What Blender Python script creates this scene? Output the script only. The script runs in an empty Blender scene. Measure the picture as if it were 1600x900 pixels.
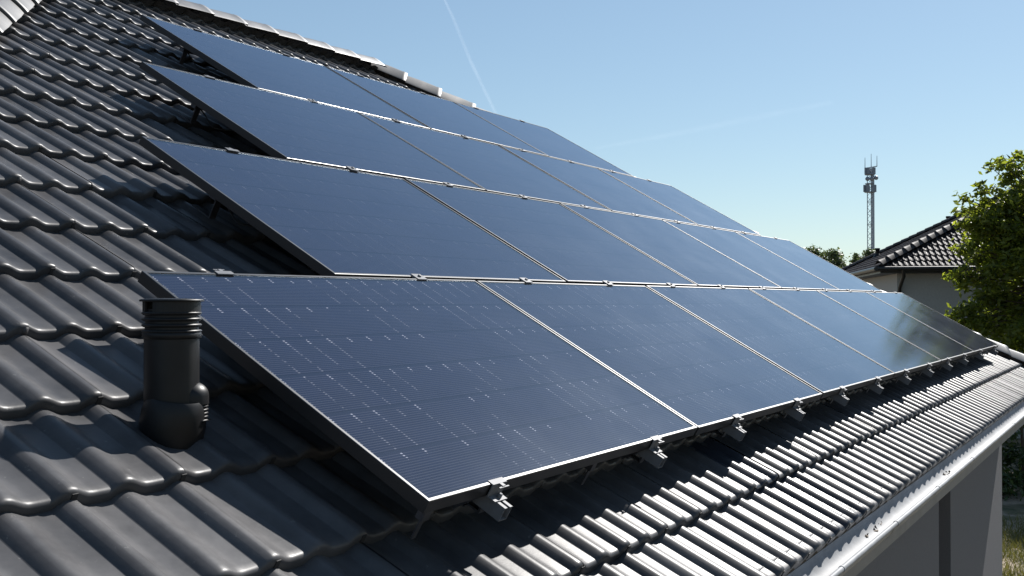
import bpy, bmesh, math, random
from mathutils import Vector, Matrix
R = random.Random(7)
sc = bpy.context.scene
COL = sc.collection
V = Vector

# ------------------------------------------------------------------ camera
CAM = V((-2.1089, -1.4724, 0.4700))
YAW, PIT, FPX = 0.53417, 0.01117, 1714.7          # heading from +X, pitch, focal length in px of a 1600 px frame
FWD = V((math.cos(YAW) * math.cos(PIT), math.sin(YAW) * math.cos(PIT), math.sin(PIT)))
RGT = V((math.sin(YAW), -math.cos(YAW), 0))
UPV = RGT.cross(FWD)
cd = bpy.data.cameras.new('camera'); cam = bpy.data.objects.new('camera', cd); COL.objects.link(cam)
m = Matrix.Identity(4)
for i in range(3):
    m[i][0], m[i][1], m[i][2], m[i][3] = RGT[i], UPV[i], -FWD[i], CAM[i]
cam.matrix_world = m
cd.sensor_width = 36; cd.lens = FPX / 1600 * 36; cd.clip_start = 0.05; cd.clip_end = 60000
sc.camera = cam

# ------------------------------------------------------------------ light
SUN_AZ, SUN_EL = math.radians(-6.0), math.radians(39.5)     # azimuth from +X, counter-clockwise
wd = bpy.data.worlds.new('World'); sc.world = wd; wd.use_nodes = True
nt = wd.node_tree; nt.nodes.clear()
sky = nt.nodes.new('ShaderNodeTexSky'); sky.sky_type = 'NISHITA'; sky.sun_disc = False
sky.sun_elevation = SUN_EL; sky.sun_rotation = math.pi / 2 - SUN_AZ
sky.altitude = 0; sky.air_density = 1.0; sky.dust_density = 0.2; sky.ozone_density = 2.0
bg = nt.nodes.new('ShaderNodeBackground'); bg.inputs[1].default_value = 0.104
wo = nt.nodes.new('ShaderNodeOutputWorld')
tint = nt.nodes.new('ShaderNodeMix'); tint.data_type = 'RGBA'; tint.blend_type = 'MULTIPLY'; tint.inputs[0].default_value = 1
tint.inputs[7].default_value = (0.82, 0.938, 0.995, 1)
gam = nt.nodes.new('ShaderNodeGamma'); gam.inputs[1].default_value = 0.70
nt.links.new(sky.outputs[0], gam.inputs[0]); nt.links.new(gam.outputs[0], tint.inputs[6]); nt.links.new(tint.outputs[2], bg.inputs[0]); nt.links.new(bg.outputs[0], wo.inputs[0])
sl = bpy.data.lights.new('sun', 'SUN'); sl.energy = 5.0; sl.angle = math.radians(0.5); sl.color = (1.0, 0.965, 0.92)
so = bpy.data.objects.new('sun', sl); COL.objects.link(so)
SUN = V((math.cos(SUN_AZ) * math.cos(SUN_EL), math.sin(SUN_AZ) * math.cos(SUN_EL), math.sin(SUN_EL)))
so.rotation_euler = SUN.to_track_quat('Z', 'Y').to_euler()
vs = sc.view_settings; vs.view_transform = 'Standard'; vs.look = 'None'; vs.exposure = 0.85; vs.gamma = 1; vs.use_curve_mapping = False
sc.cycles.max_bounces = 8; sc.cycles.transparent_max_bounces = 12
sc.cycles.sample_clamp_indirect = 4

# ------------------------------------------------------------------ materials
def new_mat(name):
    mt = bpy.data.materials.new(name); mt.use_nodes = True
    n = mt.node_tree.nodes; p = n['Principled BSDF']
    return mt, mt.node_tree, p
def N(t, typ, **kw):
    n = t.nodes.new(typ)
    for k, v in kw.items(): setattr(n, k, v)
    return n
def noise(t, scale, detail=4, coord='Object', rough=0.55, vec=None):
    tc = N(t, 'ShaderNodeTexCoord'); nz = N(t, 'ShaderNodeTexNoise')
    nz.inputs['Scale'].default_value = scale; nz.inputs['Detail'].default_value = detail; nz.inputs['Roughness'].default_value = rough
    t.links.new(vec if vec else tc.outputs[coord], nz.inputs['Vector']); return nz.outputs['Fac']
def ramp(t, fac, stops):
    r = N(t, 'ShaderNodeValToRGB'); e = r.color_ramp.elements
    while len(e) < len(stops): e.new(0.5)
    for i, (p, c) in enumerate(stops):
        e[i].position = p; e[i].color = (c[0], c[1], c[2], 1) if not isinstance(c, (int, float)) else (c, c, c, 1)
    t.links.new(fac, r.inputs[0]); return r.outputs[0]
def bump(t, p, h, strength=0.2, dist=0.01):
    b = N(t, 'ShaderNodeBump'); b.inputs['Strength'].default_value = strength; b.inputs['Distance'].default_value = dist
    t.links.new(h, b.inputs['Height']); t.links.new(b.outputs[0], p.inputs['Normal'])
def simple(name, col, rough=0.5, metal=0.0, nscale=0, namp=0.3, spec=0.5, bs=0):
    mt, t, p = new_mat(name)
    p.inputs['Roughness'].default_value = rough; p.inputs['Metallic'].default_value = metal; p.inputs['Specular IOR Level'].default_value = spec
    if nscale:
        f = noise(t, nscale)
        c = ramp(t, f, [(0.3, [x * (1 - namp) for x in col]), (0.7, [x * (1 + namp) for x in col])])
        t.links.new(c, p.inputs['Base Color'])
        if bs: bump(t, p, f, bs)
    else: p.inputs['Base Color'].default_value = (*col, 1)
    return mt
def tile_mat(name, dark, light, r0, r1, spec=0.5):
    mt, t, p = new_mat(name)
    geo = N(t, 'ShaderNodeNewGeometry'); pos = geo.outputs['Position']
    oi = N(t, 'ShaderNodeObjectInfo'); mxs = N(t, 'ShaderNodeMix', data_type='RGBA'); mxs.inputs[7].default_value = (light[0] * 2.6, light[1] * 2.6, light[2] * 2.4, 1)
    f = noise(t, 7, 6, vec=pos, rough=0.65); f2 = noise(t, 60, 3, vec=pos)
    mx = N(t, 'ShaderNodeMath', operation='ADD'); ms = N(t, 'ShaderNodeMath', operation='MULTIPLY'); ms.inputs[1].default_value = 0.42
    t.links.new(oi.outputs['Random'], ms.inputs[0]); t.links.new(f, mx.inputs[0]); t.links.new(ms.outputs[0], mx.inputs[1])
    t.links.new(ramp(t, mx.outputs[0], [(0.35, dark), (0.95, light)]), mxs.inputs[6]); t.links.new(ramp(t, noise(t, 38, 5, vec=pos, rough=.7), [(0.66, 0.0), (0.74, 0.55)]), mxs.inputs[0])
    t.links.new(mxs.outputs[2], p.inputs['Base Color'])
    t.links.new(ramp(t, f, [(0.3, r0), (0.7, r1)]), p.inputs['Roughness'])
    p.inputs['Specular IOR Level'].default_value = spec
    bump(t, p, f2, 0.12, 0.002)
    return mt
M = {}
M['tile'] = tile_mat('anthracite_tile', (0.027, 0.027, 0.029), (0.078, 0.077, 0.080), 0.37, 0.46, 0.20)
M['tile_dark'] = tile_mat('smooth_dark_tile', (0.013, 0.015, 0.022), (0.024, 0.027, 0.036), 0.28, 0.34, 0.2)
M['hip'] = tile_mat('ridge_tile_coating', (0.034, 0.034, 0.036), (0.062, 0.062, 0.063), 0.44, 0.52, 0.6)
M['ridge'] = tile_mat('ridge_cap_glare', (0.070, 0.070, 0.072), (0.11, 0.11, 0.112), 0.40, 0.48, 1.0)  # base paler than the hip tiles, standing in for sun glare
M['tile_far'] = tile_mat('brown_black_tile', (0.020, 0.016, 0.017), (0.040, 0.034, 0.034), 0.5, 0.6, 0.04)
M['hip_far'] = tile_mat('brown_black_ridge_tile', (0.030, 0.027, 0.027), (0.055, 0.050, 0.050), 0.5, 0.6, 0.05)
M['frame'] = simple('black_anodised_aluminium', (0.010, 0.010, 0.011), 0.36, 0.0, spec=0.7)
M['alu'] = simple('bare_aluminium', (0.13, 0.134, 0.145), 0.5, 0.0, 30, 0.15, 0.15)
M['steel_dark'] = simple('dark_steel', (0.10, 0.10, 0.11), 0.4, 0.8, 40, 0.2)
M['black_plastic'] = simple('black_plastic', (0.008, 0.008, 0.009), 0.45, 0, 20, 0.25, 0.28)
M['cable'] = simple('black_cable_rubber', (0.02, 0.02, 0.02), 0.5)
M['zinc'] = simple('weathered_zinc', (0.225, 0.232, 0.242), 0.6, 0.0, 9, 0.2, 0.25)
M['fascia'] = simple('grey_fascia', (0.16, 0.16, 0.16), 0.6, 0, 6, 0.15)
M['render'] = simple('grey_render', (0.132, 0.133, 0.143), 0.85, 0, 90, 0.08, 0.2, 0.15)
M['render_far'] = simple('pale_render', (0.36, 0.36, 0.365), 0.9, 0, 20, 0.08, 0.2, 0.1)
M['deck'] = simple('black_underlay', (0.012, 0.012, 0.013), 0.8, 0, 5, 0.2)
M['dark_pipe'] = simple('dark_downpipe', (0.03, 0.028, 0.027), 0.45, 0.3)
M['mast'] = simple('hazed_galvanised_mast', (0.26, 0.29, 0.33), 0.5, 0.5)  # colour lightened to stand in for distance haze
M['antenna'] = simple('hazed_antenna_grey', (0.15, 0.18, 0.22), 0.5)  # haze over the antennas put into their grey
M['winframe'] = simple('anthracite_window_frame', (0.03, 0.03, 0.033), 0.4)
M['winglass'] = simple('dark_window_glass', (0.008, 0.009, 0.012), 0.05, 0, 0, 0, 0.6)
M['bark'] = simple('bark', (0.07, 0.055, 0.04), 0.9, 0, 8, 0.4, 0.2, 0.5)
M['back'] = simple('black_backsheet', (0.010, 0.013, 0.028), 0.7, spec=0.0)

def leaf_mat(name, c0, c1, trans=0.35):
    mt, t, p = new_mat(name)
    geo = N(t, 'ShaderNodeNewGeometry')
    f = noise(t, 2.2, 3, vec=geo.outputs['Position'])
    rnd = geo.outputs['Random Per Island']
    a = N(t, 'ShaderNodeMath', operation='MULTIPLY_ADD'); a.inputs[1].default_value = 0.5; t.links.new(rnd, a.inputs[0])
    b = N(t, 'ShaderNodeMath', operation='MULTIPLY'); b.inputs[1].default_value = 0.6; t.links.new(f, b.inputs[0]); t.links.new(b.outputs[0], a.inputs[2])
    c = ramp(t, a.outputs[0], [(0.2, c0), (0.8, c1)])
    t.links.new(c, p.inputs['Base Color']); p.inputs['Roughness'].default_value = 0.5; p.inputs['Specular IOR Level'].default_value = 0.35
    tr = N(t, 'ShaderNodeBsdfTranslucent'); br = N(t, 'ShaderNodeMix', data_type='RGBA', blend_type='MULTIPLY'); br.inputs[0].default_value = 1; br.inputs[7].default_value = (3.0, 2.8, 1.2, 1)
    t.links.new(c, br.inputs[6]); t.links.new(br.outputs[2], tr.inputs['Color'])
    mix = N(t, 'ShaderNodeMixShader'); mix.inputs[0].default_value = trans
    t.links.new(p.outputs[0], mix.inputs[1]); t.links.new(tr.outputs[0], mix.inputs[2])
    t.links.new(mix.outputs[0], t.nodes['Material Output'].inputs['Surface'])
    return mt
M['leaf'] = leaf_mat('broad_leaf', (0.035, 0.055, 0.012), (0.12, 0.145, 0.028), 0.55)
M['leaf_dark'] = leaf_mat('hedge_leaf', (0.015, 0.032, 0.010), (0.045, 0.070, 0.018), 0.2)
M['leaf_far'] = leaf_mat('far_leaf', (0.040, 0.062, 0.032), (0.075, 0.100, 0.050), 0.2)
M['grass'] = leaf_mat('grass_blade', (0.05, 0.06, 0.015), (0.14, 0.135, 0.045), 0.15)

def glass_mat():
    mt, t, p = new_mat('panel_glass'); t.nodes.remove(p)
    geo = N(t, 'ShaderNodeNewGeometry'); pos = geo.outputs['Position']
    fr = N(t, 'ShaderNodeFresnel'); IOR = 1.55
    # same reflectance from either side of the pane, so that sunlight reaches the cells
    mi = N(t, 'ShaderNodeMath', operation='MULTIPLY_ADD'); mi.inputs[1].default_value = 1 / IOR - IOR; mi.inputs[2].default_value = IOR
    t.links.new(geo.outputs['Backfacing'], mi.inputs[0]); t.links.new(mi.outputs[0], fr.inputs['IOR'])
    gl = N(t, 'ShaderNodeBsdfGlossy'); gl.inputs['Color'].default_value = (0.78, 0.87, 0.97, 1)
    t.links.new(ramp(t, noise(t, 2.5, 5, vec=pos, rough=.6), [(0.35, 0.092), (0.7, 0.112)]), gl.inputs['Roughness'])
    tr = N(t, 'ShaderNodeBsdfTransparent'); tr.inputs[0].default_value = (0.94, 0.95, 0.97, 1)
    mx = N(t, 'ShaderNodeMixShader')
    t.links.new(fr.outputs[0], mx.inputs[0]); t.links.new(tr.outputs[0], mx.inputs[1]); t.links.new(gl.outputs[0], mx.inputs[2])
    # a film of dust, thicker in blotches
    du = N(t, 'ShaderNodeBsdfDiffuse'); du.inputs[0].default_value = (0.55, 0.52, 0.48, 1)
    md = N(t, 'ShaderNodeMixShader'); t.links.new(ramp(t, noise(t, 4.0, 7, vec=pos, rough=.7), [(0.40, 0.001), (0.75, 0.008)]), md.inputs[0])
    t.links.new(mx.outputs[0], md.inputs[1]); t.links.new(du.outputs[0], md.inputs[2])
    t.links.new(md.outputs[0], t.nodes['Material Output'].inputs['Surface'])
    return mt
M['glass'] = glass_mat()

def cell_mat(pad_glint):
    # silicon cells: wires along the row every 11.4 mm, cell gaps every 93 mm, painted glints on the solder pads where wires meet cell edges
    mt, t, p = new_mat('silicon_cell')
    tc = N(t, 'ShaderNodeTexCoord'); sp = N(t, 'ShaderNodeSeparateXYZ'); t.links.new(tc.outputs['Object'], sp.inputs[0])
    def mth(op, a, b=None, c=None):
        n = N(t, 'ShaderNodeMath', operation=op)
        for i, x in enumerate((a, b, c)):
            if x is None: continue
            if isinstance(x, (int, float)): n.inputs[i].default_value = x
            else: t.links.new(x, n.inputs[i])
        return n.outputs[0]
    px = mth('PINGPONG', sp.outputs['X'], 0.0466)           # distance from cell joints along the row
    py = mth('PINGPONG', mth('ADD', sp.outputs['Y'], 0.0047), 0.0047)           # distance from wires
    wire = mth('MULTIPLY', mth('LESS_THAN', py, 0.0016), 0.62)
    gap = mth('LESS_THAN', px, 0.0009)
    pad = mth('MULTIPLY', mth('LESS_THAN', px, 0.0040), mth('LESS_THAN', py, 0.0022))
    geo = N(t, 'ShaderNodeNewGeometry'); nz = noise(t, 2.6, 2, vec=geo.outputs['Position']); nz2 = noise(t, 45, 2, vec=geo.outputs['Position'])
    edge = mth('GREATER_THAN', sp.outputs['Y'], 0.1680 - 0.024)
    some = mth('MULTIPLY', mth('GREATER_THAN', nz, 0.50), mth('GREATER_THAN', nz2, 0.45))
    top2 = mth('MULTIPLY', mth('GREATER_THAN', noise(t, 5, 2, vec=geo.outputs['Position']), 0.44), mth('MULTIPLY', edge, mth('GREATER_THAN', nz2, 0.40)))
    padn = mth('MULTIPLY', pad, mth('MAXIMUM', mth('MULTIPLY', some, 0.38), top2))
    base = ramp(t, noise(t, 6, 3), [(0.3, (0.004, 0.006, 0.020)), (0.7, (0.007, 0.010, 0.030))])
    def mixc(f, a, b):
        n = N(t, 'ShaderNodeMix', data_type='RGBA'); t.links.new(f, n.inputs[0])
        for s, x in ((6, a), (7, b)):
            if isinstance(x, tuple): n.inputs[s].default_value = (*x, 1)
            else: t.links.new(x, n.inputs[s])
        return n.outputs[2]
    c1 = mixc(gap, base, (0.006, 0.007, 0.012))
    c2 = mixc(wire, c1, (0.050, 0.052, 0.070))
    c3 = mixc(padn, c2, pad_glint)
    t.links.new(c3, p.inputs['Base Color'])
    p.inputs['Roughness'].default_value = 0.6; p.inputs['Specular IOR Level'].default_value = 0.0     # index-matched under the glass
    return mt
M['cell'] = cell_mat((0.30, 0.30, 0.34)); M['cell_dim_glint'] = cell_mat((0.10, 0.10, 0.12))     # pad glint put into the colour: strong in bottom row, weak above

def ground_mat():
    mt, t, p = new_mat('garden_ground')
    f = noise(t, 0.9, 6); g = noise(t, 9, 4)
    c = ramp(t, f, [(0.38, (0.060, 0.066, 0.024)), (0.47, (0.13, 0.11, 0.06)), (0.54, (0.30, 0.235, 0.165))])
    n = N(t, 'ShaderNodeMix', data_type='RGBA', blend_type='MULTIPLY'); n.inputs[0].default_value = 0.6
    t.links.new(c, n.inputs[6]); t.links.new(ramp(t, g, [(0.3, 0.45), (0.7, 1.0)]), n.inputs[7])
    t.links.new(n.outputs[2], p.inputs['Base Color']); p.inputs['Roughness'].default_value = 0.95
    bump(t, p, g, 0.5, 0.05); return mt
M['ground'] = ground_mat()

def trail_mat(dens):
    mt, t, p = new_mat('vapour'); t.nodes.remove(p)
    d = N(t, 'ShaderNodeBsdfDiffuse'); d.inputs[0].default_value = (0.9, 0.9, 0.9, 1)
    tl = N(t, 'ShaderNodeBsdfTranslucent'); tl.inputs[0].default_value = (0.9, 0.9, 0.9, 1)
    a = N(t, 'ShaderNodeAddShader'); t.links.new(d.outputs[0], a.inputs[0]); t.links.new(tl.outputs[0], a.inputs[1])
    tr = N(t, 'ShaderNodeBsdfTransparent'); mx = N(t, 'ShaderNodeMixShader')
    geo = N(t, 'ShaderNodeNewGeometry')
    lw = N(t, 'ShaderNodeLayerWeight'); lw.inputs[0].default_value = 0.5
    f = noise(t, 0.006, 4, vec=geo.outputs['Position'])
    iv = N(t, 'ShaderNodeMath', operation='SUBTRACT'); iv.inputs[0].default_value = 1; t.links.new(lw.outputs['Facing'], iv.inputs[1])
    pw = N(t, 'ShaderNodeMath', operation='POWER'); pw.inputs[1].default_value = 1.6; t.links.new(iv.outputs[0], pw.inputs[0])
    m1 = N(t, 'ShaderNodeMath', operation='MULTIPLY'); t.links.new(pw.outputs[0], m1.inputs[0]); t.links.new(ramp(t, f, [(0.3, 0.35 * dens), (0.7, dens)]), m1.inputs[1])
    t.links.new(m1.outputs[0], mx.inputs[0]); t.links.new(tr.outputs[0], mx.inputs[1]); t.links.new(a.outputs[0], mx.inputs[2])
    t.links.new(mx.outputs[0], t.nodes['Material Output'].inputs['Surface']); return mt
M['trail'] = trail_mat(0.03); M['trail_faint'] = trail_mat(0.010)

# ------------------------------------------------------------------ helpers
class MB:
    def __init__(s): s.v = []; s.f = []; s.sm = []
    def add(s, vs, fs, T=None, smooth=False):
        o = len(s.v)
        s.v += [tuple(T @ V(p)) if T else tuple(p) for p in vs]
        s.f += [tuple(i + o for i in f) for f in fs]; s.sm += [smooth] * len(fs)
    def box(s, a, b, T=None):
        x0, y0, z0 = a; x1, y1, z1 = b
        s.add([(x0, y0, z0), (x1, y0, z0), (x1, y1, z0), (x0, y1, z0), (x0, y0, z1), (x1, y0, z1), (x1, y1, z1), (x0, y1, z1)],
              [(0, 3, 2, 1), (4, 5, 6, 7), (0, 1, 5, 4), (1, 2, 6, 5), (2, 3, 7, 6), (3, 0, 4, 7)], T)
    def tube(s, pts, r, n=8, cap=True, T=None, smooth=True):
        pts = [V(p) for p in pts]; rs = r if isinstance(r, (list, tuple)) else [r] * len(pts)
        vs = []; fs = []; ref = V((0, 0, 1))
        for i, p in enumerate(pts):
            d = (pts[min(i + 1, len(pts) - 1)] - pts[max(i - 1, 0)]).normalized()
            if abs(d.dot(ref)) > 0.95: ref = V((1, 0, 0)) if abs(d.x) < 0.9 else V((0, 1, 0))
            a = d.cross(ref).normalized(); b = a.cross(d).normalized()
            for k in range(n):
                w = 2 * math.pi * k / n; vs.append(p + (a * math.cos(w) + b * math.sin(w)) * rs[i])
        for i in range(len(pts) - 1):
            for k in range(n):
                k2 = (k + 1) % n; fs.append((i * n + k, i * n + k2, (i + 1) * n + k2, (i + 1) * n + k))
        s.add(vs, fs, T, smooth)
        if cap:
            L = (len(pts) - 1) * n
            s.add([vs[k] for k in range(n)], [tuple(range(n))], T); s.add([vs[L + k] for k in range(n)], [tuple(reversed(range(n)))], T)
    def lathe(s, prof, n=32, T=None, smooth=True):
        vs = []; fs = []
        for r, z in prof:
            for k in range(n):
                w = 2 * math.pi * k / n; vs.append((r * math.cos(w), r * math.sin(w), z))
        for i in range(len(prof) - 1):
            for k in range(n):
                k2 = (k + 1) % n; fs.append((i * n + k, i * n + k2, (i + 1) * n + k2, (i + 1) * n + k))
        s.add(vs, fs, T, smooth)
    def mesh(s, name, mat):
        me = bpy.data.meshes.new(name); me.from_pydata(s.v, [], s.f); me.materials.append(mat)
        me.polygons.foreach_set('use_smooth', s.sm); me.update(); return me
    def build(s, name, mat, parent=None, loc=None):
        return link(name, s.mesh(name, mat), parent, Matrix.Translation(loc) if loc else None)
def link(name, me, parent=None, mtx=None):
    o = bpy.data.objects.new(name, me); COL.objects.link(o)
    if parent: o.parent = parent
    if mtx: o.matrix_local = mtx
    return o
def tag(o, label=None, cat=None, group=None, kind=None):
    if label: o['label'] = label
    if cat: o['category'] = cat
    if group: o['group'] = group
    if kind: o['kind'] = kind
    return o
def thing(name, label, cat, mtx=None, group=None):
    o = link(name, None, None, mtx); o.empty_display_size = 0.2; return tag(o, label, cat, group)
def frame4(o, x, y, z):
    mm = Matrix.Identity(4)
    for i in range(3): mm[i][0], mm[i][1], mm[i][2], mm[i][3] = x[i], y[i], z[i], o[i]
    return mm
def project(p):
    d = p - CAM; z = d.dot(FWD)
    if z < 0.05: return None
    return 800 + FPX * d.dot(RGT) / z, 450 - FPX * d.dot(UPV) / z, z

# ------------------------------------------------------------------ roof frames (u along the eave, v up the slope, n out of the roof)
RP = 0.51584; CP, SP = math.cos(RP), math.sin(RP)
EU, EV, EN = V((1, 0, 0)), V((0, CP, SP)), V((0, -SP, CP))
def P(u, v, n=0): return EU * u + EV * v + EN * n
ROOF = frame4(V((0, 0, 0)), EU, EV, EN)
PH, GAP, PW, STG = 1.1212, 0.02, 1.722, 0.8522
ROWN = [6, 5, 4, 3]
TW, TC = 0.2953, 0.3310                    # tile cover width and course height
TN = -0.153                                # crest of a tile's nose, below the panel plane
V0 = -0.558                                # nose of the eave course

# ------------------------------------------------------------------ tiles
def tile_wave(q):
    # one roll and pan: rounded crest, long right flank into a shallow trough, short steep left flank
    if q < .44: return .5 + .5 * math.cos(math.pi * q / .44)
    if q < .74: return .06 * ((q - .44) / .30) ** 2
    return .06 + .94 * math.sin(math.pi / 2 * (q - .74) / .26)
def tile_mesh(name, mat, per=11, rows=None, amp=0.0202, seed=0):
    """double roll pan tile. local x across (joint crest at x = 0 and TW), y up the slope from the nose, z out. z = 0 at the crest of the nose"""
    rg = random.Random(seed)
    rows = rows or [(TC + 0.045, 0), (0.20, 0), (0.08, 0), (0.030, 0), (0.014, -0.0006), (0.007, -0.0026), (0.0028, -0.0062), (0.0006, -0.0115), (0.0, -0.020), (0.002, -0.036)]
    xs = [0.012 + (TW + 0.006) * i / (2 * per) for i in range(2 * per + 1)]
    xs += [TW * .5 * (k + f) for k in (0, 1) for f in (.725, .74, .755, .80, .85, .90, .95)]
    xs = sorted(xs + [TW - 0.006, TW + 0.0178]) + [TW + 0.0185]
    vs = []; fs = []; nx = len(xs)
    for yi, (y, dz) in enumerate(rows):
        for i, x in enumerate(xs):
            t = x / (TW / 2)
            z = amp * (tile_wave(t % 1.0) - 1)
            ov = min(1, max(0, (x - (TW - 0.040)) / 0.03)); z += 0.0012 * ov * ov * (3 - 2 * ov)
            if i == nx - 1: z -= 0.006
            yy = y
            vs.append((x, yy, z + dz - 0.030 * y / TC))
    for r in range(len(rows) - 1):
        for i in range(nx - 1):
            a = r * nx + i; fs.append((a, a + nx, a + nx + 1, a + 1))
    mb = MB(); mb.add(vs, fs, None, True); nf = len(fs)
    if len(rows) > 5: mb.box((TW + .002, -.0015, -.031), (TW + .0165, .004, -.0105))      # black block in place of the shaded storm-clip slot at the side lap
    me = mb.mesh(name, mat); me.materials.append(M['deck'])
    for p in me.polygons[nf:]: p.material_index = 1
    return me
def clip_mesh(me, planes):
    bm = bmesh.new(); bm.from_mesh(me)
    for co, no in planes:
        bmesh.ops.bisect_plane(bm, geom=bm.verts[:] + bm.edges[:] + bm.faces[:], dist=1e-6, plane_co=co, plane_no=no, clear_outer=True)
    n = len(bm.faces)
    if n == 0: bm.free(); return None
    m2 = bpy.data.meshes.new(me.name); bm.to_mesh(m2); bm.free()
    [m2.materials.append(x) for x in me.materials]; return m2
def lay_tiles(F, width, vtop, u_phase, meshes, roof, limit, keep, special=None, hipgap=0.10, jit=1.0):
    """F: facet frame (origin at the foot of the left hip, at the nose of the eave course); hips at 45 degrees in plan. The `limit` best
    scoring tiles become objects, the rest one stuff part"""
    cands = []
    k = 0
    while k * TC < vtop:
        v = k * TC; i0 = int((v * CP - u_phase) / TW) - 3
        for i in range(i0, i0 + int(width / TW) + 6):
            u = u_phase + i * TW
            if u + TW + .02 < v * CP or u > width - v * CP: continue
            cands.append((u, v))
        k += 1
    scored = [(keep(F @ V((u + TW / 2, v + TC / 2, 0))), u, v) for u, v in cands]
    scored.sort(key=lambda s: -s[0])
    rest = MB()
    for idx, (s, u, v) in enumerate(scored):
        sp = special and special(u, v)
        me = sp if sp else meshes[R.randrange(len(meshes))]
        mt = F @ Matrix.Translation((u, v, R.uniform(-.002, .002) * jit)) @ Matrix.Rotation(R.uniform(-.007, .007) * jit, 4, 'Z') @ Matrix.Rotation(R.uniform(-.0065, .0065) * jit, 4, 'Y')
        pl = []
        if u < (v + TC + .05) * CP + hipgap: pl.append((V(((v) * CP - u + hipgap, 0, 0)), V((-1, CP, 0)).normalized()))
        if u + TW + .02 > width - (v + TC + .05) * CP - hipgap: pl.append((V((width - v * CP - u - hipgap, 0, 0)), V((1, CP, 0)).normalized()))
        if v + TC > vtop - .12: pl.append((V((0, vtop - .03 - v, 0)), V((0, 1, 0))))
        if pl:
            me = clip_mesh(me, pl)
            if me is None: continue
        if s > 0 and idx < limit:
            link('roof_tile', me, roof, mt)
        else:
            rest.add([p.co[:] for p in me.vertices], [tuple(p.vertices) for p in me.polygons], mt, True)
    if rest.f: tag(rest.build('roof_tiles', meshes[0].materials[0], roof), kind='stuff')

def barrel_mesh(name, mat, L=0.43, w=0.122, h=0.078, n=14):
    """half round ridge tile: local x along the ridge (lower, wide end at x = 0), z up"""
    mb = MB(); prof = []
    sec = [(0.002, .93, -.012), (0.0, 1.02, -.004), (0.004, 1.05, 0.0), (0.045, 1.05, 0.0), (0.052, 1.03, 0), (0.2, 1.0, 0), (L, 0.86, 0)]
    vs = []
    for x, k, dz in sec:
        for i in range(n + 1):
            a = math.pi * i / n
            c_ = math.cos(a); f_ = abs(c_) ** 1.25
            vs.append((x, -w * k * (c_ * .75 + .25 * f_ * (1 if c_ > 0 else -1)), k * (h + .03) * (1 - f_) ** .9 + dz - 0.03))
    fs = []
    for s in range(len(sec) - 1):
        for i in range(n):
            a = s * (n + 1) + i; fs.append((a, a + 1, a + n + 2, a + n + 1))
    mb.add(vs, fs, None, True); return mb.mesh(name, mat)

def hip_run(name, a, b, me, roof, step=0.37, tilt=0.02, over=-0.2):
    d = (b - a); L = d.length; d.normalize(); side = V((0, 0, 1)).cross(d).normalized(); up = d.cross(side).normalized()
    k = 0
    while k * step < L + over:
        T = frame4(a + d * (k * step), d, side, up) @ Matrix.Rotation(tilt + R.uniform(-.006, .006), 4, 'Y') @ Matrix.Rotation(R.uniform(-.01, .01), 4, 'Z')
        link(name, me, roof, T); k += 1

# ================================================================== OUR HOUSE
house = thing('house', 'grey rendered house under a black tiled hip roof carrying the solar panels', 'house')
XL, XR = -2.83, 12.03; EY = V0 * CP; EZ = V0 * SP
HALF = (5.87 - V0) * CP; W2 = 2 * HALF
corner = [V((XL, EY, EZ)), V((XR, EY, EZ)), V((XR, EY + W2, EZ)), V((XL, EY + W2, EZ))]
ridge_a, ridge_b = V((XL + HALF, EY + HALF, EZ + HALF * SP / CP)), V((XR - HALF, EY + HALF, EZ + HALF * SP / CP))
dk = MB(); dn = V((0, 0, -0.285))
q = [c + dn + V((sx * .17, sy * .17, .17 * SP / CP)) for c, (sx, sy) in zip(corner, ((1, 1), (-1, 1), (-1, -1), (1, -1)))] + [ridge_a + dn, ridge_b + dn]
dk.add(q, [(0, 1, 5, 4), (1, 2, 5), (2, 3, 4, 5), (3, 0, 4)])
roof = dk.build('roof', M['deck'], house)
tiles = [tile_mesh('roof_tile', M['tile'], 11, seed=s) for s in range(2)]
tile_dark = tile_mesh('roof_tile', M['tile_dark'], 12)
tile_low = tile_mesh('roof_tile', M['tile'], 5, [(TC + .03, 0), (0.02, 0), (0.0, -.012), (.002, -.034)])
def under_panel(p):
    u, v = p.dot(EU), p.dot(EV)
    for r, n in enumerate(ROWN):
        u0 = STG * r; v0 = r * (PH + GAP)
        if u0 + .05 < u < u0 + n * (PW + GAP) - .1 and v0 + .1 < v < v0 + PH + .1: return True
    return False
def keep_main(p):
    if under_panel(p): return -1
    s = project(p)
    if not s or not (-60 < s[0] < 1660 and -60 < s[1] < 960): return -1
    return abs((p - CAM).normalized().dot(EN)) / s[2] ** 2
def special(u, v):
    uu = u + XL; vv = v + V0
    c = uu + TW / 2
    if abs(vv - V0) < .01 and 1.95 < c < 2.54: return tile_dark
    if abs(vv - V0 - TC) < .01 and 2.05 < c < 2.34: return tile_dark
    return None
FM = frame4(P(XL, V0, TN), EU, EV, EN)
ph = (0.262 - XL) % TW
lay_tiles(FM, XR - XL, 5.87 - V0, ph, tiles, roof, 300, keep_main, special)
sv = EN * TN
def side_facet(origin, eu, width):
    ev = V((-eu.y * CP, eu.x * CP, SP)); en = eu.cross(ev)
    return frame4(origin + en * TN, eu, ev, en), width
for o, eu, w in ((corner[3], V((0, -1, 0)), W2), (corner[1], V((0, 1, 0)), W2), (corner[2], V((-1, 0, 0)), XR - XL)):
    F, w = side_facet(o, eu, w)
    lay_tiles(F, w, 5.87 - V0, 0.1, [tile_low], roof, 0, lambda p: -1)
barrel = barrel_mesh('hip_tile', M['hip'])
hz = V((0, 0, TN / CP + 0.015))
hip_run('hip_tile', corner[0] + V((.06, .06, .034)) + hz, ridge_a + hz, barrel, roof)
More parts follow.
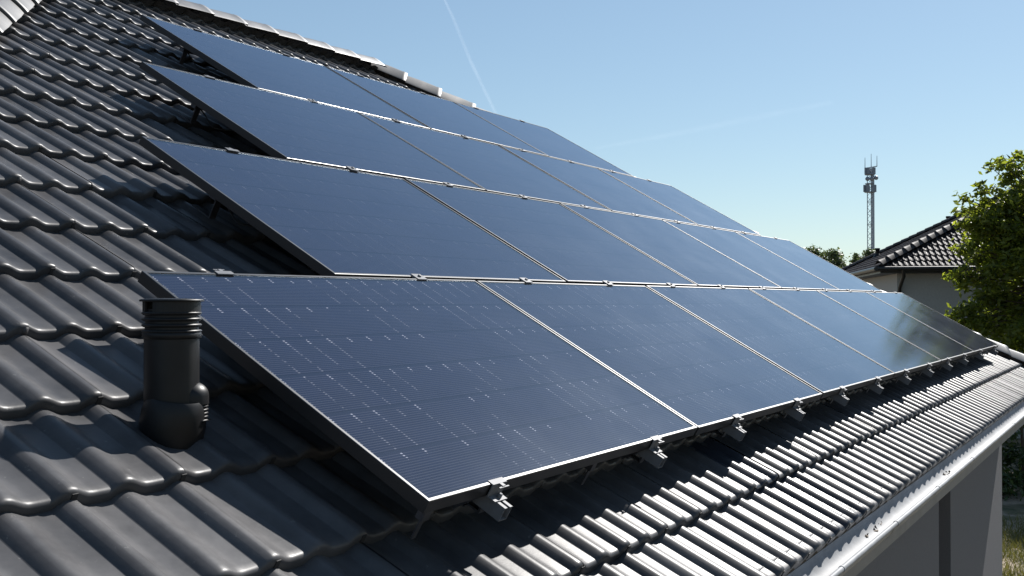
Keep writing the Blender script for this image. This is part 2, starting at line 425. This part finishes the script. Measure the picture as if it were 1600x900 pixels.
hip_run('hip_tile', corner[1] + V((-.06, .06, .034)) + hz, ridge_b + hz, barrel, roof, over=.05)
hip_run('hip_tile', corner[2] + hz, ridge_b + hz, barrel, roof)
hip_run('hip_tile', corner[3] + hz, ridge_a + hz, barrel, roof)
rz = V((0, 0, TN / CP + 0.050))
hip_run('ridge_tile', ridge_b + rz + V((-.05, 0, 0)), ridge_a + rz + V((-.1, 0, 0)), barrel_mesh('ridge_tile', M['ridge'], h=.058), roof)

# eave: fascia, soffit, gutter
GZ, GY, GR = -0.462, EY + 0.042, 0.068      # gutter rim height, centre line, radius
fa = MB()
fa.box((XL + .12, EY + 0.135, -.70), (XR - .12, EY + 0.16, EZ - .125))
fa.box((XR - .145, EY + 0.16, -.70), (XR - .12, EY + W2 - .16, EZ - .125))
fa.build('fascia', M['fascia'], house)
sf = MB(); sf.box((XL + .13, EY + .162, -.69), (XR - .147, EY + .62, -.665)); sf.box((XR - .7, EY + .62, -.69), (XR - .147, EY + W2 - .16, -.665))
sf.build('soffit', M['fascia'], house)
def gutter(T, L, seams):
    g = MB(); n = 18; t = .0016
    out = [(GR * math.cos(math.pi + math.pi * i / n), GR * math.sin(math.pi + math.pi * i / n)) for i in range(n + 1)]
    ri = GR - t; inn = [(ri * math.cos(math.pi + math.pi * i / n), ri * math.sin(math.pi + math.pi * i / n)) for i in range(n + 1)]
    for pr_, flip in ((out, 0), (inn, 1)):
        k = len(pr_); vs = [(x, y, z) for x in (0, L) for y, z in pr_]
        g.add(vs, [((i, i + 1, k + i + 1, k + i) if flip else (i, k + i, k + i + 1, i + 1)) for i in range(k - 1)], T, True)
    for yy in (GR, -ri): g.add([(0, yy - t, 0), (0, yy, 0), (L, yy, 0), (L, yy - t, 0)], [(0, 1, 2, 3)], T)
    for x in (0.001, L - .003):
        g.add([(x, y, z) for y, z in out], [tuple(range(n + 1))], T)
    o = g.build('gutter', M['zinc'], house)
    b = MB(); b.tube([(0, GR + .004, .001), (L, GR + .004, .001)], .0105, 12, True, T); b.build('gutter_bead', M['zinc'], o)
    for x in seams:
        s = MB(); vs = []
        for xx in (x, x + .025): vs += [(xx, (GR + .0015) * math.cos(math.pi + math.pi * i / n), (GR + .0015) * math.sin(math.pi + math.pi * i / n)) for i in range(n + 1)]
        s.add(vs, [(i, i + 1, n + 2 + i, n + 1 + i) for i in range(n)], T, True)
        s.tube([(x, GR + .004, .001), (x + .012, GR + .004, .001)], .0125, 12, True, T)
        s.build('gutter_seam', M['zinc'], o)
    return o
# local y of the gutter points away from the house
gT = frame4(V((XR - .02, GY, GZ)), V((-1, 0, 0)), V((0, -1, 0)), V((0, 0, 1)))
gutter(gT, XR - XL - .04, [2.1, 5.1, 7.2, 8.35, 9.35, 10.25])
gutter(frame4(V((XR - .062, EY + W2, GZ)), V((0, -1, 0)), V((1, 0, 0)), V((0, 0, 1))), W2 - .02, [4])

# walls and openings
GROUND = -3.15; WY = 0.105; WX0, WX1 = -2.2, 11.55; WT = .3; WZ = -.668
ops = [(2.9, 4.33), (7.42, 8.0)]
wl = MB(); x = WX0
for a, b in ops + [(WX1, None)]:
    wl.box((x, WY, GROUND), (a, WY + WT, WZ)); x = b
for a, b in ops: wl.box((a, WY, -.86), (b, WY + WT, WZ)) if False else None
YB = EY + W2 - .58
wl.box((WX1 - WT, WY + WT, GROUND), (WX1, YB, WZ)); wl.box((WX0, WY + WT, GROUND), (WX0 + WT, YB, WZ)); wl.box((WX0 + WT, YB - WT, GROUND), (WX1 - WT, YB, WZ))
wall = wl.build('wall', M['render'], house)
for a, b in ops:
    w = MB(); y = WY + .12
    for x0, x1, z0, z1 in ((a, a + .06, GROUND, WZ), (b - .06, b, GROUND, WZ), (a + .06, b - .06, GROUND, GROUND + .08), (a + .06, b - .06, WZ - .2, WZ)):
        w.box((x0 + .001, y, z0), (x1 - .001, y + .07, z1 - .002))
    wo_ = w.build('window', M['winframe'], house)
    g = MB(); g.box((a + .06, y + .03, GROUND + .08), (b - .06, y + .04, WZ - .2)); g.build('pane', M['winglass'], wo_)

# ================================================================== SOLAR PANELS
def ring_mesh(w, h):
    sec = [(0.030, -.035), (0, -.035), (0, -.0018), (.0006, -.0006), (.0018, 0), (.0100, 0), (.0108, -.0008), (.0108, -.0060), (.003, -.0062)]
    vs = []; fs = []
    for i, z in sec: vs += [(i, i, z), (w - i, i, z), (w - i, h - i, z), (i, h - i, z)]
    for s in range(len(sec) - 1):
        for k in range(4):
            k2 = (k + 1) % 4; fs.append((s * 4 + k, s * 4 + k2, s * 4 + 4 + k2, s * 4 + 4 + k))
    mb = MB(); mb.add(vs, fs); return mb.mesh('frame', M['frame'])
fr_me = ring_mesh(PW, PH)
mb = MB(); mb.box((.0112, .0112, -.0050), (PW - .0112, PH - .0112, -.0018))
gl_me = mb.mesh('glass', M['glass'])
nb = bpy.data.materials.new('clear'); nb.use_nodes = True; t_ = nb.node_tree; t_.nodes.remove(t_.nodes['Principled BSDF'])
tb = t_.nodes.new('ShaderNodeBsdfTransparent'); t_.links.new(tb.outputs[0], t_.nodes['Material Output'].inputs['Surface'])
gl_me.materials.append(nb)
for i, p in enumerate(gl_me.polygons): p.material_index = 0 if i == 1 else 1
mb = MB(); mb.box((.0125, .0125, -.0080), (PW - .0125, PH - .0125, -.0070)); bs_me = mb.mesh('backsheet', M['back'])
CH = .1680
mb = MB()
for x0, x1 in ((.022, .022 + 9 * .0932), (PW - .022 - 9 * .0932, PW - .022)): mb.box((x0 - .022, 0, 0), (x1 - .022, CH, .0004))
cr_me = mb.mesh('cell_row', M['cell']); cr_pl = mb.mesh('cell_row', M['cell_dim_glint'])
ordw = ['first', 'second', 'third', 'fourth', 'fifth', 'sixth']
rowname = ['bottom row', 'second row from the bottom', 'third row from the bottom', 'short top row']
def plabel(r, k, n):
    if r == 0 and k == 0: return 'large black solar panel at the lower left corner of the array, behind the vent pipe'
    if r == 0 and k == 1: return 'black solar panel, second from the left in the bottom row, near the vent pipe'
    if r == 0 and k == 5: return 'small black solar panel at the lower right corner, reflecting the dark tree'
    if r == 0 and k == 4: return 'black solar panel in bottom row, second from the right, half dark with tree reflection'
    if k == 0: return 'leftmost black solar panel in the %s' % rowname[r]
    if k == n - 1: return 'rightmost black solar panel in the %s, beside the right hip' % rowname[r]
    return 'black solar panel, %s from the left in the %s' % (ordw[k], rowname[r])
for r, n in enumerate(ROWN):
    for k in range(n):
        T = ROOF @ Matrix.Translation((STG * r + k * (PW + GAP), r * (PH + GAP), R.uniform(-.001, .001))) @ Matrix.Rotation(R.uniform(-.0012, .0012), 4, 'X') @ Matrix.Rotation(R.uniform(-.0012, .0012), 4, 'Y')
        t = thing('solar_panel', plabel(r, k, n), 'solar panel', T, 'solar panels in four rows on the roof')
        link('frame', fr_me, t); link('backsheet', bs_me, t); link('glass', gl_me, t)
        for c in range(6):
            link('cell_row', cr_me if r == 0 else cr_pl, t, Matrix.Translation((.022, .0215 + c * (CH + .0140), -.0066)))

# ================================================================== MOUNTING RAILS
RAILU = [.31, 1.34, 2.165, 3.015, 3.86, 4.71, 5.56, 6.41, 7.26, 8.10, 9.08, 10.10]
def clamp_mesh():
    mb = MB()
    mb.box((-.032, -.010, -.030), (.032, .010, .0012)) if False else None
    mb.box((-.030, -.021, .0008), (.030, .021, .0040)); mb.box((-.030, -.0085, -.036), (-.027, .0085, .0008)); mb.box((.027, -.0085, -.036), (.030, .0085, .0008))
    mb.lathe([(0, .0100), (.0065, .0100), (.0070, .0090), (.0070, .0040)], 10); return mb.mesh('mid_clamp', M['alu'])
def end_mesh():
    mb = MB()
    mb.box((-.034, -.003, .0008), (.034, .013, .0038)); mb.box((-.034, -.006, -.036), (.034, -.003, .0038))
    mb.box((-.030, -.030, -.036), (.030, -.006, -.033)); mb.lathe([(0, -.022), (.0065, -.022), (.0065, -.033)], 10, Matrix.Translation((.005, -.018, 0)))
    mb.box((-.004, -.018, .001), (.010, -.006, .0035)); mb.box((-.020, -.021, -.002), (.026, -.017, .001))
    return mb.mesh('end_clamp', M['alu'])
mc_me, ec_me = clamp_mesh(), end_mesh()
def hook_mesh():
    mb = MB()
    # flat steel arm: base plate under the tile, arm curving over the nose and up to the rail
    mb.box((-.028, -.10, -.120), (.028, .10, -.114)); mb.box((-.015, -.135, -.114), (.015, -.100, -.108)); mb.box((-.015, -.141, -.114), (.015, -.135, -.078)); mb.box((-.015, -.141, -.078), (.015, -.04, -.0725))
    return mb.mesh('roof_hook', M['steel_dark'])
hk_me = hook_mesh()
mb = MB(); mb.add([(-.001, 0, 0), (-.001, .11, 0), (-.001, .055, -.075), (.002, 0, 0), (.002, .11, 0), (.002, .055, -.075)], [(0, 1, 2), (5, 4, 3), (0, 3, 4, 1), (1, 4, 5, 2), (2, 5, 3, 0)])
pl_me = mb.mesh('light_patch_plate', M['steel_dark'])  # triangle added in place of a patch of light on the rail
rl = ['leftmost aluminium rail end sticking out under the lower left corner panel', 'second aluminium rail end from the left under the large lower left panel']
for i, u in enumerate(RAILU):
    r = min(i, 11 - i, 3); top = (r + 1) * (PH + GAP) - GAP
    lab = rl[i] if i < 2 else ('last aluminium rail end at the lower right corner of the array' if i == 11 else 'aluminium mounting rail, %s rail end from the left along the bottom panel edge' % ['third', 'fourth', 'fifth', 'sixth', 'seventh', 'eighth', 'ninth', 'tenth', 'eleventh'][i - 2])
    t = thing('mounting_rail', lab, 'mounting rail', ROOF @ Matrix.Translation((u, 0, 0)), 'mounting rails under the solar panels')
    b = MB(); W_ = .019
    # hollow profile open at the end
    y0, y1 = -.058, top + .04
    for a, c in (((-W_, y0, -.0772), (W_, y1, -.0740)), ((-W_, y0, -.0400), (-.006, y1, -.0365)), ((.006, y0, -.0400), (W_, y1, -.0365)), ((-W_, y0, -.0740), (-W_ + .003, y1, -.0400)), ((W_ - .003, y0, -.0740), (W_, y1, -.0400)), ((-W_ + .003, y0 + .03, -.0610), (W_ - .003, y1, -.0580))):
        b.box(a, c)
    b.build('rail_profile', M['alu'], t)
    link('end_clamp', ec_me, t); link('end_clamp', ec_me, t, Matrix.Translation((0, top, 0)) @ Matrix.Rotation(math.pi, 4, 'Z'))
    for k in range(1, r + 1): link('mid_clamp', mc_me, t, Matrix.Translation((0, k * (PH + GAP) - GAP / 2, 0)))
    link('light_patch_plate', pl_me, t, Matrix.Translation((-.045, .005, -.040)))
    v = .10
    while v < top - .1:
        link('roof_hook', hk_me, t, Matrix.Translation((.035, v + .06, 0))); v += 2 * TC
# brackets hanging below the panel edge
for u, lab in ((.035, 'small grey bracket hanging under the lower left panel corner'), (.925, 'small grey bracket hanging under the middle of the lower left panel edge')):
    t = thing('support_bracket', lab, 'bracket', ROOF @ Matrix.Translation((u, .018, -.037)), 'brackets under the bottom panel edge')
    b = MB(); b.box((-.012, -.012, -.030), (.016, .010, 0)); b.build('clip', M['steel_dark'], t)
    b = MB(); b.box((-.008, -.006, -.085), (.009, -.002, -.030)); b.build('leg', M['steel_dark'], t)
# cables drooping at the left panel edges
def cable(u, v, lab):
    pts = []
    for i in range(14):
        s = i / 13; pts.append(P(u + .11 * s + .012 * math.sin(9 * s), v - .20 * s, -.055 - .055 * math.sin(math.pi * s) - .01 * s))
    b = MB(); b.tube(pts, .0035, 6); o = b.build('cable', M['cable']); tag(o, lab, 'cable', 'panel cables at the left edges')
    t = thing('connector_box', lab.replace('black cable drooping', 'small grey roof hook'), 'roof hook', ROOF @ Matrix.Translation((u - .03, v + .02, -.105)), 'roof hooks at the left panel edges')
    b = MB(); b.box((-.016, -.05, -.03), (.016, .05, -.024)); b.box((-.016, -.056, -.03), (.016, -.05, .045)); b.build('arm', M['steel_dark'], t)
    b = MB(); b.box((-.022, -.056, .045), (.13, -.02, .062)); b.build('rail_end', M['steel_dark'], t); t.name = 'roof_hook'
cable(2.60, 4.12, 'black cable drooping under the left edge of the top row panel')
cable(1.78, 3.00, 'black cable drooping under the left edge of the third row panel')
cable(0.95, 1.86, 'black cable drooping under the left edge of the second row panel')

# ================================================================== VENT PIPE
vb = P(-.204, .629, -.168)
t = thing('vent_pipe', 'black plastic roof vent pipe with slotted cap standing in front of the left solar panel', 'vent pipe', Matrix.Translation(vb))
b = MB()
b.lathe([(.066, .0), (.066, .220)], 36); b.build('pipe', M['black_plastic'], t)
b = MB(); b.lathe([(.055, -.10), (.070, -.06), (.078, -.015), (.080, .025), (.077, .058), (.071, .082), (.066, .090)], 36, Matrix.Rotation(math.radians(10), 4, 'X')); b.build('base_cone', M['black_plastic'], t, V((0, 0, -.022)))
b = MB(); sa = math.radians(-52)
cT = Matrix.Rotation(sa, 4, 'Z') @ Matrix.Translation((.046, 0, .070))
prof = [(.044 * math.cos(a), .036 * math.sin(a)) for a in [math.pi / 2 * i / 8 for i in range(9)]]
b.lathe([(.044, -.02)] + prof, 20, cT); col_ = b.build('collar', M['black_plastic'], t)
b = MB()
for k in range(5): b.lathe([(.038, -.055 + k * .0085), (.0425, -.053 + k * .0085), (.0425, -.050 + k * .0085), (.038, -.048 + k * .0085)], 18, cT)
b.lathe([(.036, -.08), (.038, -.014)], 18, cT); b.lathe([(.038, -.064), (.049, -.060), (.038, -.057)], 18, cT)
b.build('ribbed_screw', M['black_plastic'], t)
b = MB(); ch = .345
b.lathe([(.066, .248), (.0705, .250), (.0705, .262), (.068, .265)], 36)
for k in range(4): b.lathe([(.067, .262 + k * .0148), (.0718, .266 + k * .0148), (.0718, .2685 + k * .0148), (.067, .271 + k * .0148)], 36)
b.lathe([(.064, .255), (.064, .322)], 36)
for k in range(45):
    az = k * 8
    if any(lo <= az <= hi for lo, hi in ((132, 152), (168, 188), (330, 350), (4, 22))): continue
    b.box((.0640, -.0049, .310), (.0695, .0049, ch - .004), Matrix.Rotation(math.radians(az), 4, 'Z'))
b.lathe([(.0, ch + .001), (.03, ch + .003), (.072, ch + .001), (.0770, ch - .001), (.0770, ch - .005), (.060, ch - .006), (.0, ch - .006)], 36)
b.build('cap', M['black_plastic'], t, V((0, 0, -.037)))

# ================================================================== GROUND AND SURROUNDINGS
g = MB(); S = 1500; g.add([(-S, -S, GROUND), (S, -S, GROUND), (S, S, GROUND), (-S, S, GROUND)], [(0, 1, 2, 3)])
tag(g.build('ground', M['ground']), 'garden ground of sandy soil and patchy grass', 'ground', kind='structure')

def at(px, depth, py=None, z=None):
    """world point seen at pixel column px at that depth; py or z fixes the height"""
    p = CAM + FWD * depth + RGT * ((px - 800) / FPX * depth)
    if py is not None: return p - UPV * ((py - 450) / FPX * depth)
    p.z = z; return p

def leaf_cloud(mb, cents, n, size, rg, flat=0.0):
    cw = []; acc = 0
    for c, r in cents: acc += r * r; cw.append(acc)
    for _ in range(n):
        c, r = cents[rg.choices(range(len(cents)), cum_weights=cw)[0]]
        d = V((rg.gauss(0, .5), rg.gauss(0, .5), rg.gauss(0, .42)))
        p = c + V((d.x * r, d.y * r, d.z * r * .8))
        s = size * rg.uniform(.6, 1.3)
        a = V((rg.gauss(0, 1), rg.gauss(0, 1), rg.gauss(0, .5))).normalized(); nn = (d * .6 + V((rg.gauss(0, .6), rg.gauss(0, .6), rg.gauss(.5, .6)))).normalized()
        b = nn.cross(a)
        if b.length < .05: continue
        b.normalize(); a = b.cross(nn)
        mb.add([p - a * s, p + b * s * .42 + a * s * .1, p + a * s * 1.05, p - b * s * .42 + a * s * .1], [(0, 1, 2, 3)])

def tree(base, h_trunk, crown_c, rad, nclump, nleaf, leaf, lab, cat, clump_r, mat='leaf', group=None, seed=1, rz=1.0, tr=.12, extra=()):
    rg = random.Random(seed)
    t = thing('tree', lab, cat, Matrix.Translation(base), group)
    c0 = crown_c - base
    tk = MB(); top = V((c0.x * .6, c0.y * .6, h_trunk))
    tk.tube([V((0, 0, -.1)), V((c0.x * .1, c0.y * .1, h_trunk * .4)), top, V((c0.x, c0.y, c0.z + rad * .5 * rz))], [tr * 1.3, tr, tr * .8, tr * .2], 9)
    tk.build('trunk', M['bark'], t)
    cents = []
    for i in range(nclump):
        while True:
            d = V((rg.uniform(-1, 1), rg.uniform(-1, 1), rg.uniform(-1, 1)))
            if .1 < d.length < 1: break
        d = d.normalized() * d.length ** .6
        c = c0 + V((d.x * rad, d.y * rad, d.z * rad * rz)); cents.append((c, clump_r * rg.uniform(.6, 1.25)))
    for p, r in extra:
        for _ in range(4): cents.append((p - base + V((rg.gauss(0, .6) * r, rg.gauss(0, .6) * r, rg.gauss(0, .6) * r)), r * rg.uniform(.4, .85)))
    br = MB()
    for c, r in cents:
        s = top.lerp(V((c0.x, c0.y, c0.z + rad * .3)), rg.random() * .8); mid = s.lerp(c, .5) + V((0, 0, .12 * rad))
        br.tube([s, mid, c], [tr * .32, tr * .18, tr * .06], 5, False)
    br.build('branches', M['bark'], t)
    cr = MB(); leaf_cloud(cr, cents, nleaf, leaf, rg); tag(cr.build('crown', M[mat], t), kind='stuff')
    return t
tb_ = at(1720, 24.2, z=GROUND)
tc_ = at(1742, 24.0, py=445)
def tw(px, py, r, d=24.0): return (at(px, d, py=py), r * 1.5)
tree(tb_, 2.6, tc_, 2.7, 170, 64000, .078, 'leafy green broadleaf tree beyond the right end of the roof', 'tree', .52, seed=5, rz=1.15,
     extra=[tw(1592, 240, .14), tw(1575, 262, .16), tw(1555, 290, .18), tw(1530, 312, .15), tw(1510, 328, .10), tw(1545, 330, .26), tw(1515, 360, .18), tw(1508, 395, .22), tw(1560, 320, .35), tw(1585, 290, .35), tw(1575, 345, .4), tw(1540, 375, .35), tw(1545, 430, .4), tw(1595, 270, .25), tw(1500, 432, .18), tw(1487, 434, .10), tw(1520, 470, .3), tw(1512, 500, .25), tw(1540, 520, .35), tw(1570, 560, .4), tw(1590, 620, .4)])

# hedge
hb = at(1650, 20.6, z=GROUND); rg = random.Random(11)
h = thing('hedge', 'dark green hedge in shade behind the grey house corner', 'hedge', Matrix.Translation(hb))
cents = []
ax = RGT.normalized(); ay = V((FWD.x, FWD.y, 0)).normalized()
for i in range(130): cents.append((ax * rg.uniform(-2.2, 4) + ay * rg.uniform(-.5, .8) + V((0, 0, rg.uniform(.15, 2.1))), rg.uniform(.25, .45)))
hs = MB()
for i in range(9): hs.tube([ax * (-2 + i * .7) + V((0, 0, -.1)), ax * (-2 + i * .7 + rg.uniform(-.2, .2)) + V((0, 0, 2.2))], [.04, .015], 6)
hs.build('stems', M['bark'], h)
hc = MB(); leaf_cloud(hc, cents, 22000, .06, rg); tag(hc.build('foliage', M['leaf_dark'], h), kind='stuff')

# grass tufts at the corner of the house
gr = MB(); rg = random.Random(3)
for i in range(6000):
    c = at(rg.uniform(1540, 1680), rg.uniform(13.0, 18.2), z=GROUND)
    if rg.random() < .5 and (math.sin(c.x * 2.1) + math.sin(c.y * 2.7 + 1)) < .1: continue
    hgt = rg.uniform(.04, .16); a = rg.uniform(0, 6.28); w = .006; dx = V((math.cos(a), math.sin(a), 0)); lean = V((rg.gauss(0, .05), rg.gauss(0, .05), 0))
    gr.add([c - dx * w, c + dx * w, c + lean + V((0, 0, hgt))], [(0, 1, 2)])
tag(gr.build('grass', M['grass']), 'patchy yellow green grass beside the house corner', 'grass', kind='stuff')

# distant trees
def far_tree(px, py, d, rad, lab, seed, n=5200, rz=.8):
    b = at(px, d, z=GROUND); c = at(px, d, py=py)
    tree(b, max(1, c.z - GROUND - rad * .5), c, rad, 42, n, .30 * rad / 3, lab, 'tree', rad * .33, 'leaf_far', 'trees on the horizon', seed, rz, .22)
far_tree(1283, 416, 110, 2.2, 'distant dark round tree peeking over the right hip', 21)
far_tree(1255, 420, 116, 2.3, 'distant dark tree mostly hidden behind the hip tiles', 24)
far_tree(1353, 408, 120, 1.5, 'distant dark tree at the foot of the radio mast', 22)
far_tree(1341, 418, 124, 1.2, 'small distant bush between the round tree and the neighbour roof', 23, 2500)

# ================================================================== NEIGHBOUR HOUSE
NK = at(1372, 29.0, py=414)
e2 = (ay * 12 + ax * 2.46).normalized(); e1 = V((e2.y, -e2.x, 0))
nh = thing('house', 'neighbouring pale house with dark brown hip roof partly behind the leafy tree', 'house', frame4(V((NK.x, NK.y, GROUND)), e1, e2, V((0, 0, 1))))
NZ = NK.z - GROUND; NW = 15.8; nhalf = NW / 2; nt_ = .5; nr = nhalf * nt_
saveCP, saveSP = CP, SP
CP, SP = math.cos(math.atan(nt_)), math.sin(math.atan(nt_))
nb_ = MB(); z = NZ - .12
nb_.add([(0, 0, z), (NW, 0, z), (NW, NW, z), (0, NW, z), (nhalf, nhalf, z + nr)], [(0, 1, 4), (1, 2, 4), (2, 3, 4), (3, 0, 4)])
nroof = nb_.build('roof', M['deck'], nh)
nt_mesh = tile_mesh('roof_tile', M['tile_far'], 6, [(TC + .03, 0), (0.03, 0), (0.004, -.008), (.002, -.030)], amp=.034)
corn = [V((0, 0, NZ)), V((NW, 0, NZ)), V((NW, NW, NZ)), V((0, NW, NZ))]; NWM = nh.matrix_world if False else frame4(V((NK.x, NK.y, GROUND)), e1, e2, V((0, 0, 1)))
def keep_n(p):
    s = project(NWM @ p)
    if not s or not (1300 < s[0] < 1640): return -1
    return 1.0 / s[2] - (0.02 if s[0] > 1570 else 0)
lens = nhalf / CP
for ci, eu, lim in ((0, V((1, 0, 0)), 190), (3, V((0, -1, 0)), 110), (1, V((0, 1, 0)), 0), (2, V((-1, 0, 0)), 0)):
    ev = V((-eu.y * CP, eu.x * CP, SP)); en = eu.cross(ev)
    lay_tiles(frame4(corn[ci], eu, ev, en), NW, lens, .1, [nt_mesh], nroof, lim, keep_n if lim else (lambda p: -1), hipgap=.03)
nbar = barrel_mesh('hip_tile', M['hip_far'], .43, .12, .09, 8)
apex = V((nhalf, nhalf, NZ + nr))
for c in corn: hip_run('hip_tile', c + V((0, 0, .03)), apex + V((0, 0, .03)), nbar, nroof)
CP, SP = saveCP, saveSP
nwl = MB(); o_ = .55
nwl.box((o_, o_, -.1), (NW - o_, NW - o_, NZ - .22)); nwl.build('wall', M['render_far'], nh)
ev_ = MB(); ev_.box((.06, .06, NZ - .22), (NW - .06, NW - .06, NZ - .14)); ev_.build('eave_board', M['dark_pipe'], nh)
gq = MB()
for a, b_ in (((-.02, -.05), (NW + .02, -.05)), ((-.05, -.02), (-.05, NW + .02))):
    gq.tube([(a[0], a[1], NZ - .10), (b_[0], b_[1], NZ - .10)], .06, 8)
gq.build('gutter', M['dark_pipe'], nh)
dp = MB(); dp.tube([(.62, -.05, NZ - .12), (.64, -.02, NZ - .3), (.60, o_ - .08, NZ - .62), (.60, o_ - .08, -.05)], .05, 10); dp.build('downpipe', M['dark_pipe'], nh)
lp = MB(); lp.box((-.04, -.0, -.16), (.04, .09, .16)); lp.tube([(0, .09, 0), (0, .16, 0)], .02, 8)
lp.build('wall_lamp', M['dark_pipe'], nh, V((o_ + .04, o_ - .16, NZ - .45))) if False else None
def nvent(px, py, hh, lab):
    # on the left facet of the neighbour's roof
    d = (at(px, 10, py=py) - CAM).normalized(); F0 = NWM @ V((0, 0, NZ)); nn = (NWM.to_3x3() @ V((-.4472, 0, .8944)))
    s = (F0 - CAM).dot(nn) / d.dot(nn); p = CAM + d * s
    b = MB(); b.lathe([(.09, -.1), (.075, .05), (.075, hh - .08), (.095, hh - .07), (.095, hh), (0, hh)], 12)
    t = thing('vent_pipe', lab, 'vent pipe', Matrix.Translation(p), 'vent pipes on the neighbouring roof'); b.build('pipe', M['black_plastic'], t)
    b = MB(); b.lathe([(.17, -.08), (.13, .0), (.08, .06)], 12); b.build('flange', M['black_plastic'], t)
nvent(1371, 399, .27, 'short dark vent pipe low on the neighbouring roof beside the radio mast')
nvent(1482, 345, .17, 'short dark vent pipe high on the neighbouring roof close to the tree')

# ================================================================== RADIO MAST
MD = 250.0; ms = MD / FPX
mb0 = at(1359.5, MD, z=GROUND)
mt_ = thing('radio_mast', 'tall grey lattice radio mast with antennas against the pale sky', 'radio mast', frame4(mb0, ax, ay, V((0, 0, 1))))
def mzz(py): return (at(1359.5, MD, py=py).z) - GROUND
ztop = mzz(262); hw = 4.6 * ms
legs = [(-hw, -hw * .6), (hw, -hw * .6), (hw * .9, hw)]
b = MB()
for (x, y), r in zip(legs, (.10, .26, .14)): b.tube([(x, y, 0), (x, y, ztop)], r, 6)
b.build('legs', M['mast'], mt_)
b = MB(); nz_ = 26
for k in range(nz_):
    z0 = ztop * k / nz_; z1 = ztop * (k + 1) / nz_
    for i in range(3):
        a, c = legs[i], legs[(i + 1) % 3]
        if k % 2: a, c = c, a
        b.tube([(a[0], a[1], z0), (c[0], c[1], z1)], .055, 4, False)
        if k % 4 == 0: b.tube([(a[0], a[1], z0), (c[0], c[1], z0)], .06, 4, False)
b.build('bracing', M['mast'], mt_)
def plat(py, w):
    z = mzz(py); b = MB()
    for i in range(8):
        a0, a1 = 2 * math.pi * i / 8, 2 * math.pi * (i + 1) / 8
        b.tube([(w * math.cos(a0), w * math.sin(a0), z), (w * math.cos(a1), w * math.sin(a1), z)], .10, 4)
    b.box((-w * .8, -w * .8, z - .05), (w * .8, w * .8, z)); b.build('platform', M['antenna'], mt_)
for py, w in ((272.5, 7.5 * ms), (287, 7 * ms), (300, 8 * ms)): plat(py, w)
def panel_ant(x, y, p0, p1, w=.28):
    b = MB(); z0, z1 = mzz(p1), mzz(p0); b.box((x - w, y - .12, z0), (x + w, y + .12, z1)); b.tube([(x, y + .12, (z0 + z1) / 2), (x * .5, y * .5 + .4, (z0 + z1) / 2)], .06, 5); b.build('panel_antenna', M['antenna'], mt_)
for x, y in ((-7, -3), (-4, -6), (5.5, -5), (6.8, 0), (2, 7)): panel_ant(x * ms, y * ms, 262, 272)
for x, y in ((-8, -2), (-5, -6), (4.8, -6), (7.5, -1), (0, 7)): panel_ant(x * ms, y * ms, 289, 300, .36)
for x, py in ((-6, 280), (.5, 280), (7.5, 278.5)):
    b = MB(); b.lathe([(0, 0), (.45, .05), (.5, .3), (.25, .5), (0, .55)], 14, Matrix.Translation((x * ms, -6 * ms, mzz(py))) @ Matrix.Rotation(math.pi / 2, 4, 'X')); b.build('dish', M['antenna'], mt_)
b = MB()
b.tube([(-7 * ms, 0, mzz(263.5)), (0, 0, mzz(261.5)), (11.5 * ms, 0, mzz(259.5))], .12, 5)
for x, p0, p1 in ((-7.2, 246, 264), (2.5, 240, 262), (11.5, 243, 260)): b.tube([(x * ms, 0, mzz(p1)), (x * ms, 0, mzz(p0))], [.09, .05], 5)
b.build('whip_antennas', M['antenna'], mt_)

# ================================================================== VAPOUR TRAILS
def trail(pts, widths, depth, mat, lab):
    b = MB(); ps = [at(x, depth, py=y) for x, y in pts]; fine = []; ws = []
    n = len(ps) - 1
    for i in range(n * 8 + 1):
        s = i / 8; k = min(int(s), n - 1); f = s - k
        fine.append(ps[k].lerp(ps[k + 1], f)); ws.append((widths[k] * (1 - f) + widths[k + 1] * f) * depth / FPX * R.uniform(.9, 1.1))
    b.tube(fine, ws, 16, False); tag(b.build('vapour_trail', M[mat]), lab, 'vapour trail')
trail([(689, -12), (708, 28), (735, 95), (772, 172), (800, 225)], [2.2, 3.2, 3.6, 3.0, 2.4], 9000, 'trail', 'thin white vapour trail slanting down to the roof hip in the blue sky')
trail([(930, 232), (1060, 208), (1170, 186), (1300, 160)], [3, 6, 7, 5], 9500, 'trail_faint', 'very faint broad vapour streak low in the sky over the panels')

# dry leaves caught in the gutter
def onz(px, py, z):
    d = FWD + RGT * ((px - 800) / FPX) - UPV * ((py - 450) / FPX)
    return CAM + d * ((z - CAM.z) / d.z)
rg = random.Random(9); b = MB()
for px, py in ((1376, 820), (1366, 829), (1352, 840), (1481, 738), (1474, 742)):
    c = onz(px, py, GZ - GR + .010)
    for _ in range(5):
        p = c + V((rg.gauss(0, .03), rg.gauss(0, .006), rg.uniform(0, .006))); a = V((rg.gauss(0, 1), rg.gauss(0, .5), rg.gauss(0, .3))).normalized(); q_ = a.cross(V((rg.gauss(0, .4), rg.gauss(0, .4), 1))).normalized()
        b.add([p - a * .014, p + q_ * .007, p + a * .014 + V((0, 0, .003)), p - q_ * .007], [(0, 1, 2, 3)])
tag(b.build('fallen_leaves', simple('dry_leaf', (0.09, 0.065, 0.04), 0.8)), 'scattered dry leaves lying in the zinc gutter', 'leaves', kind='stuff')
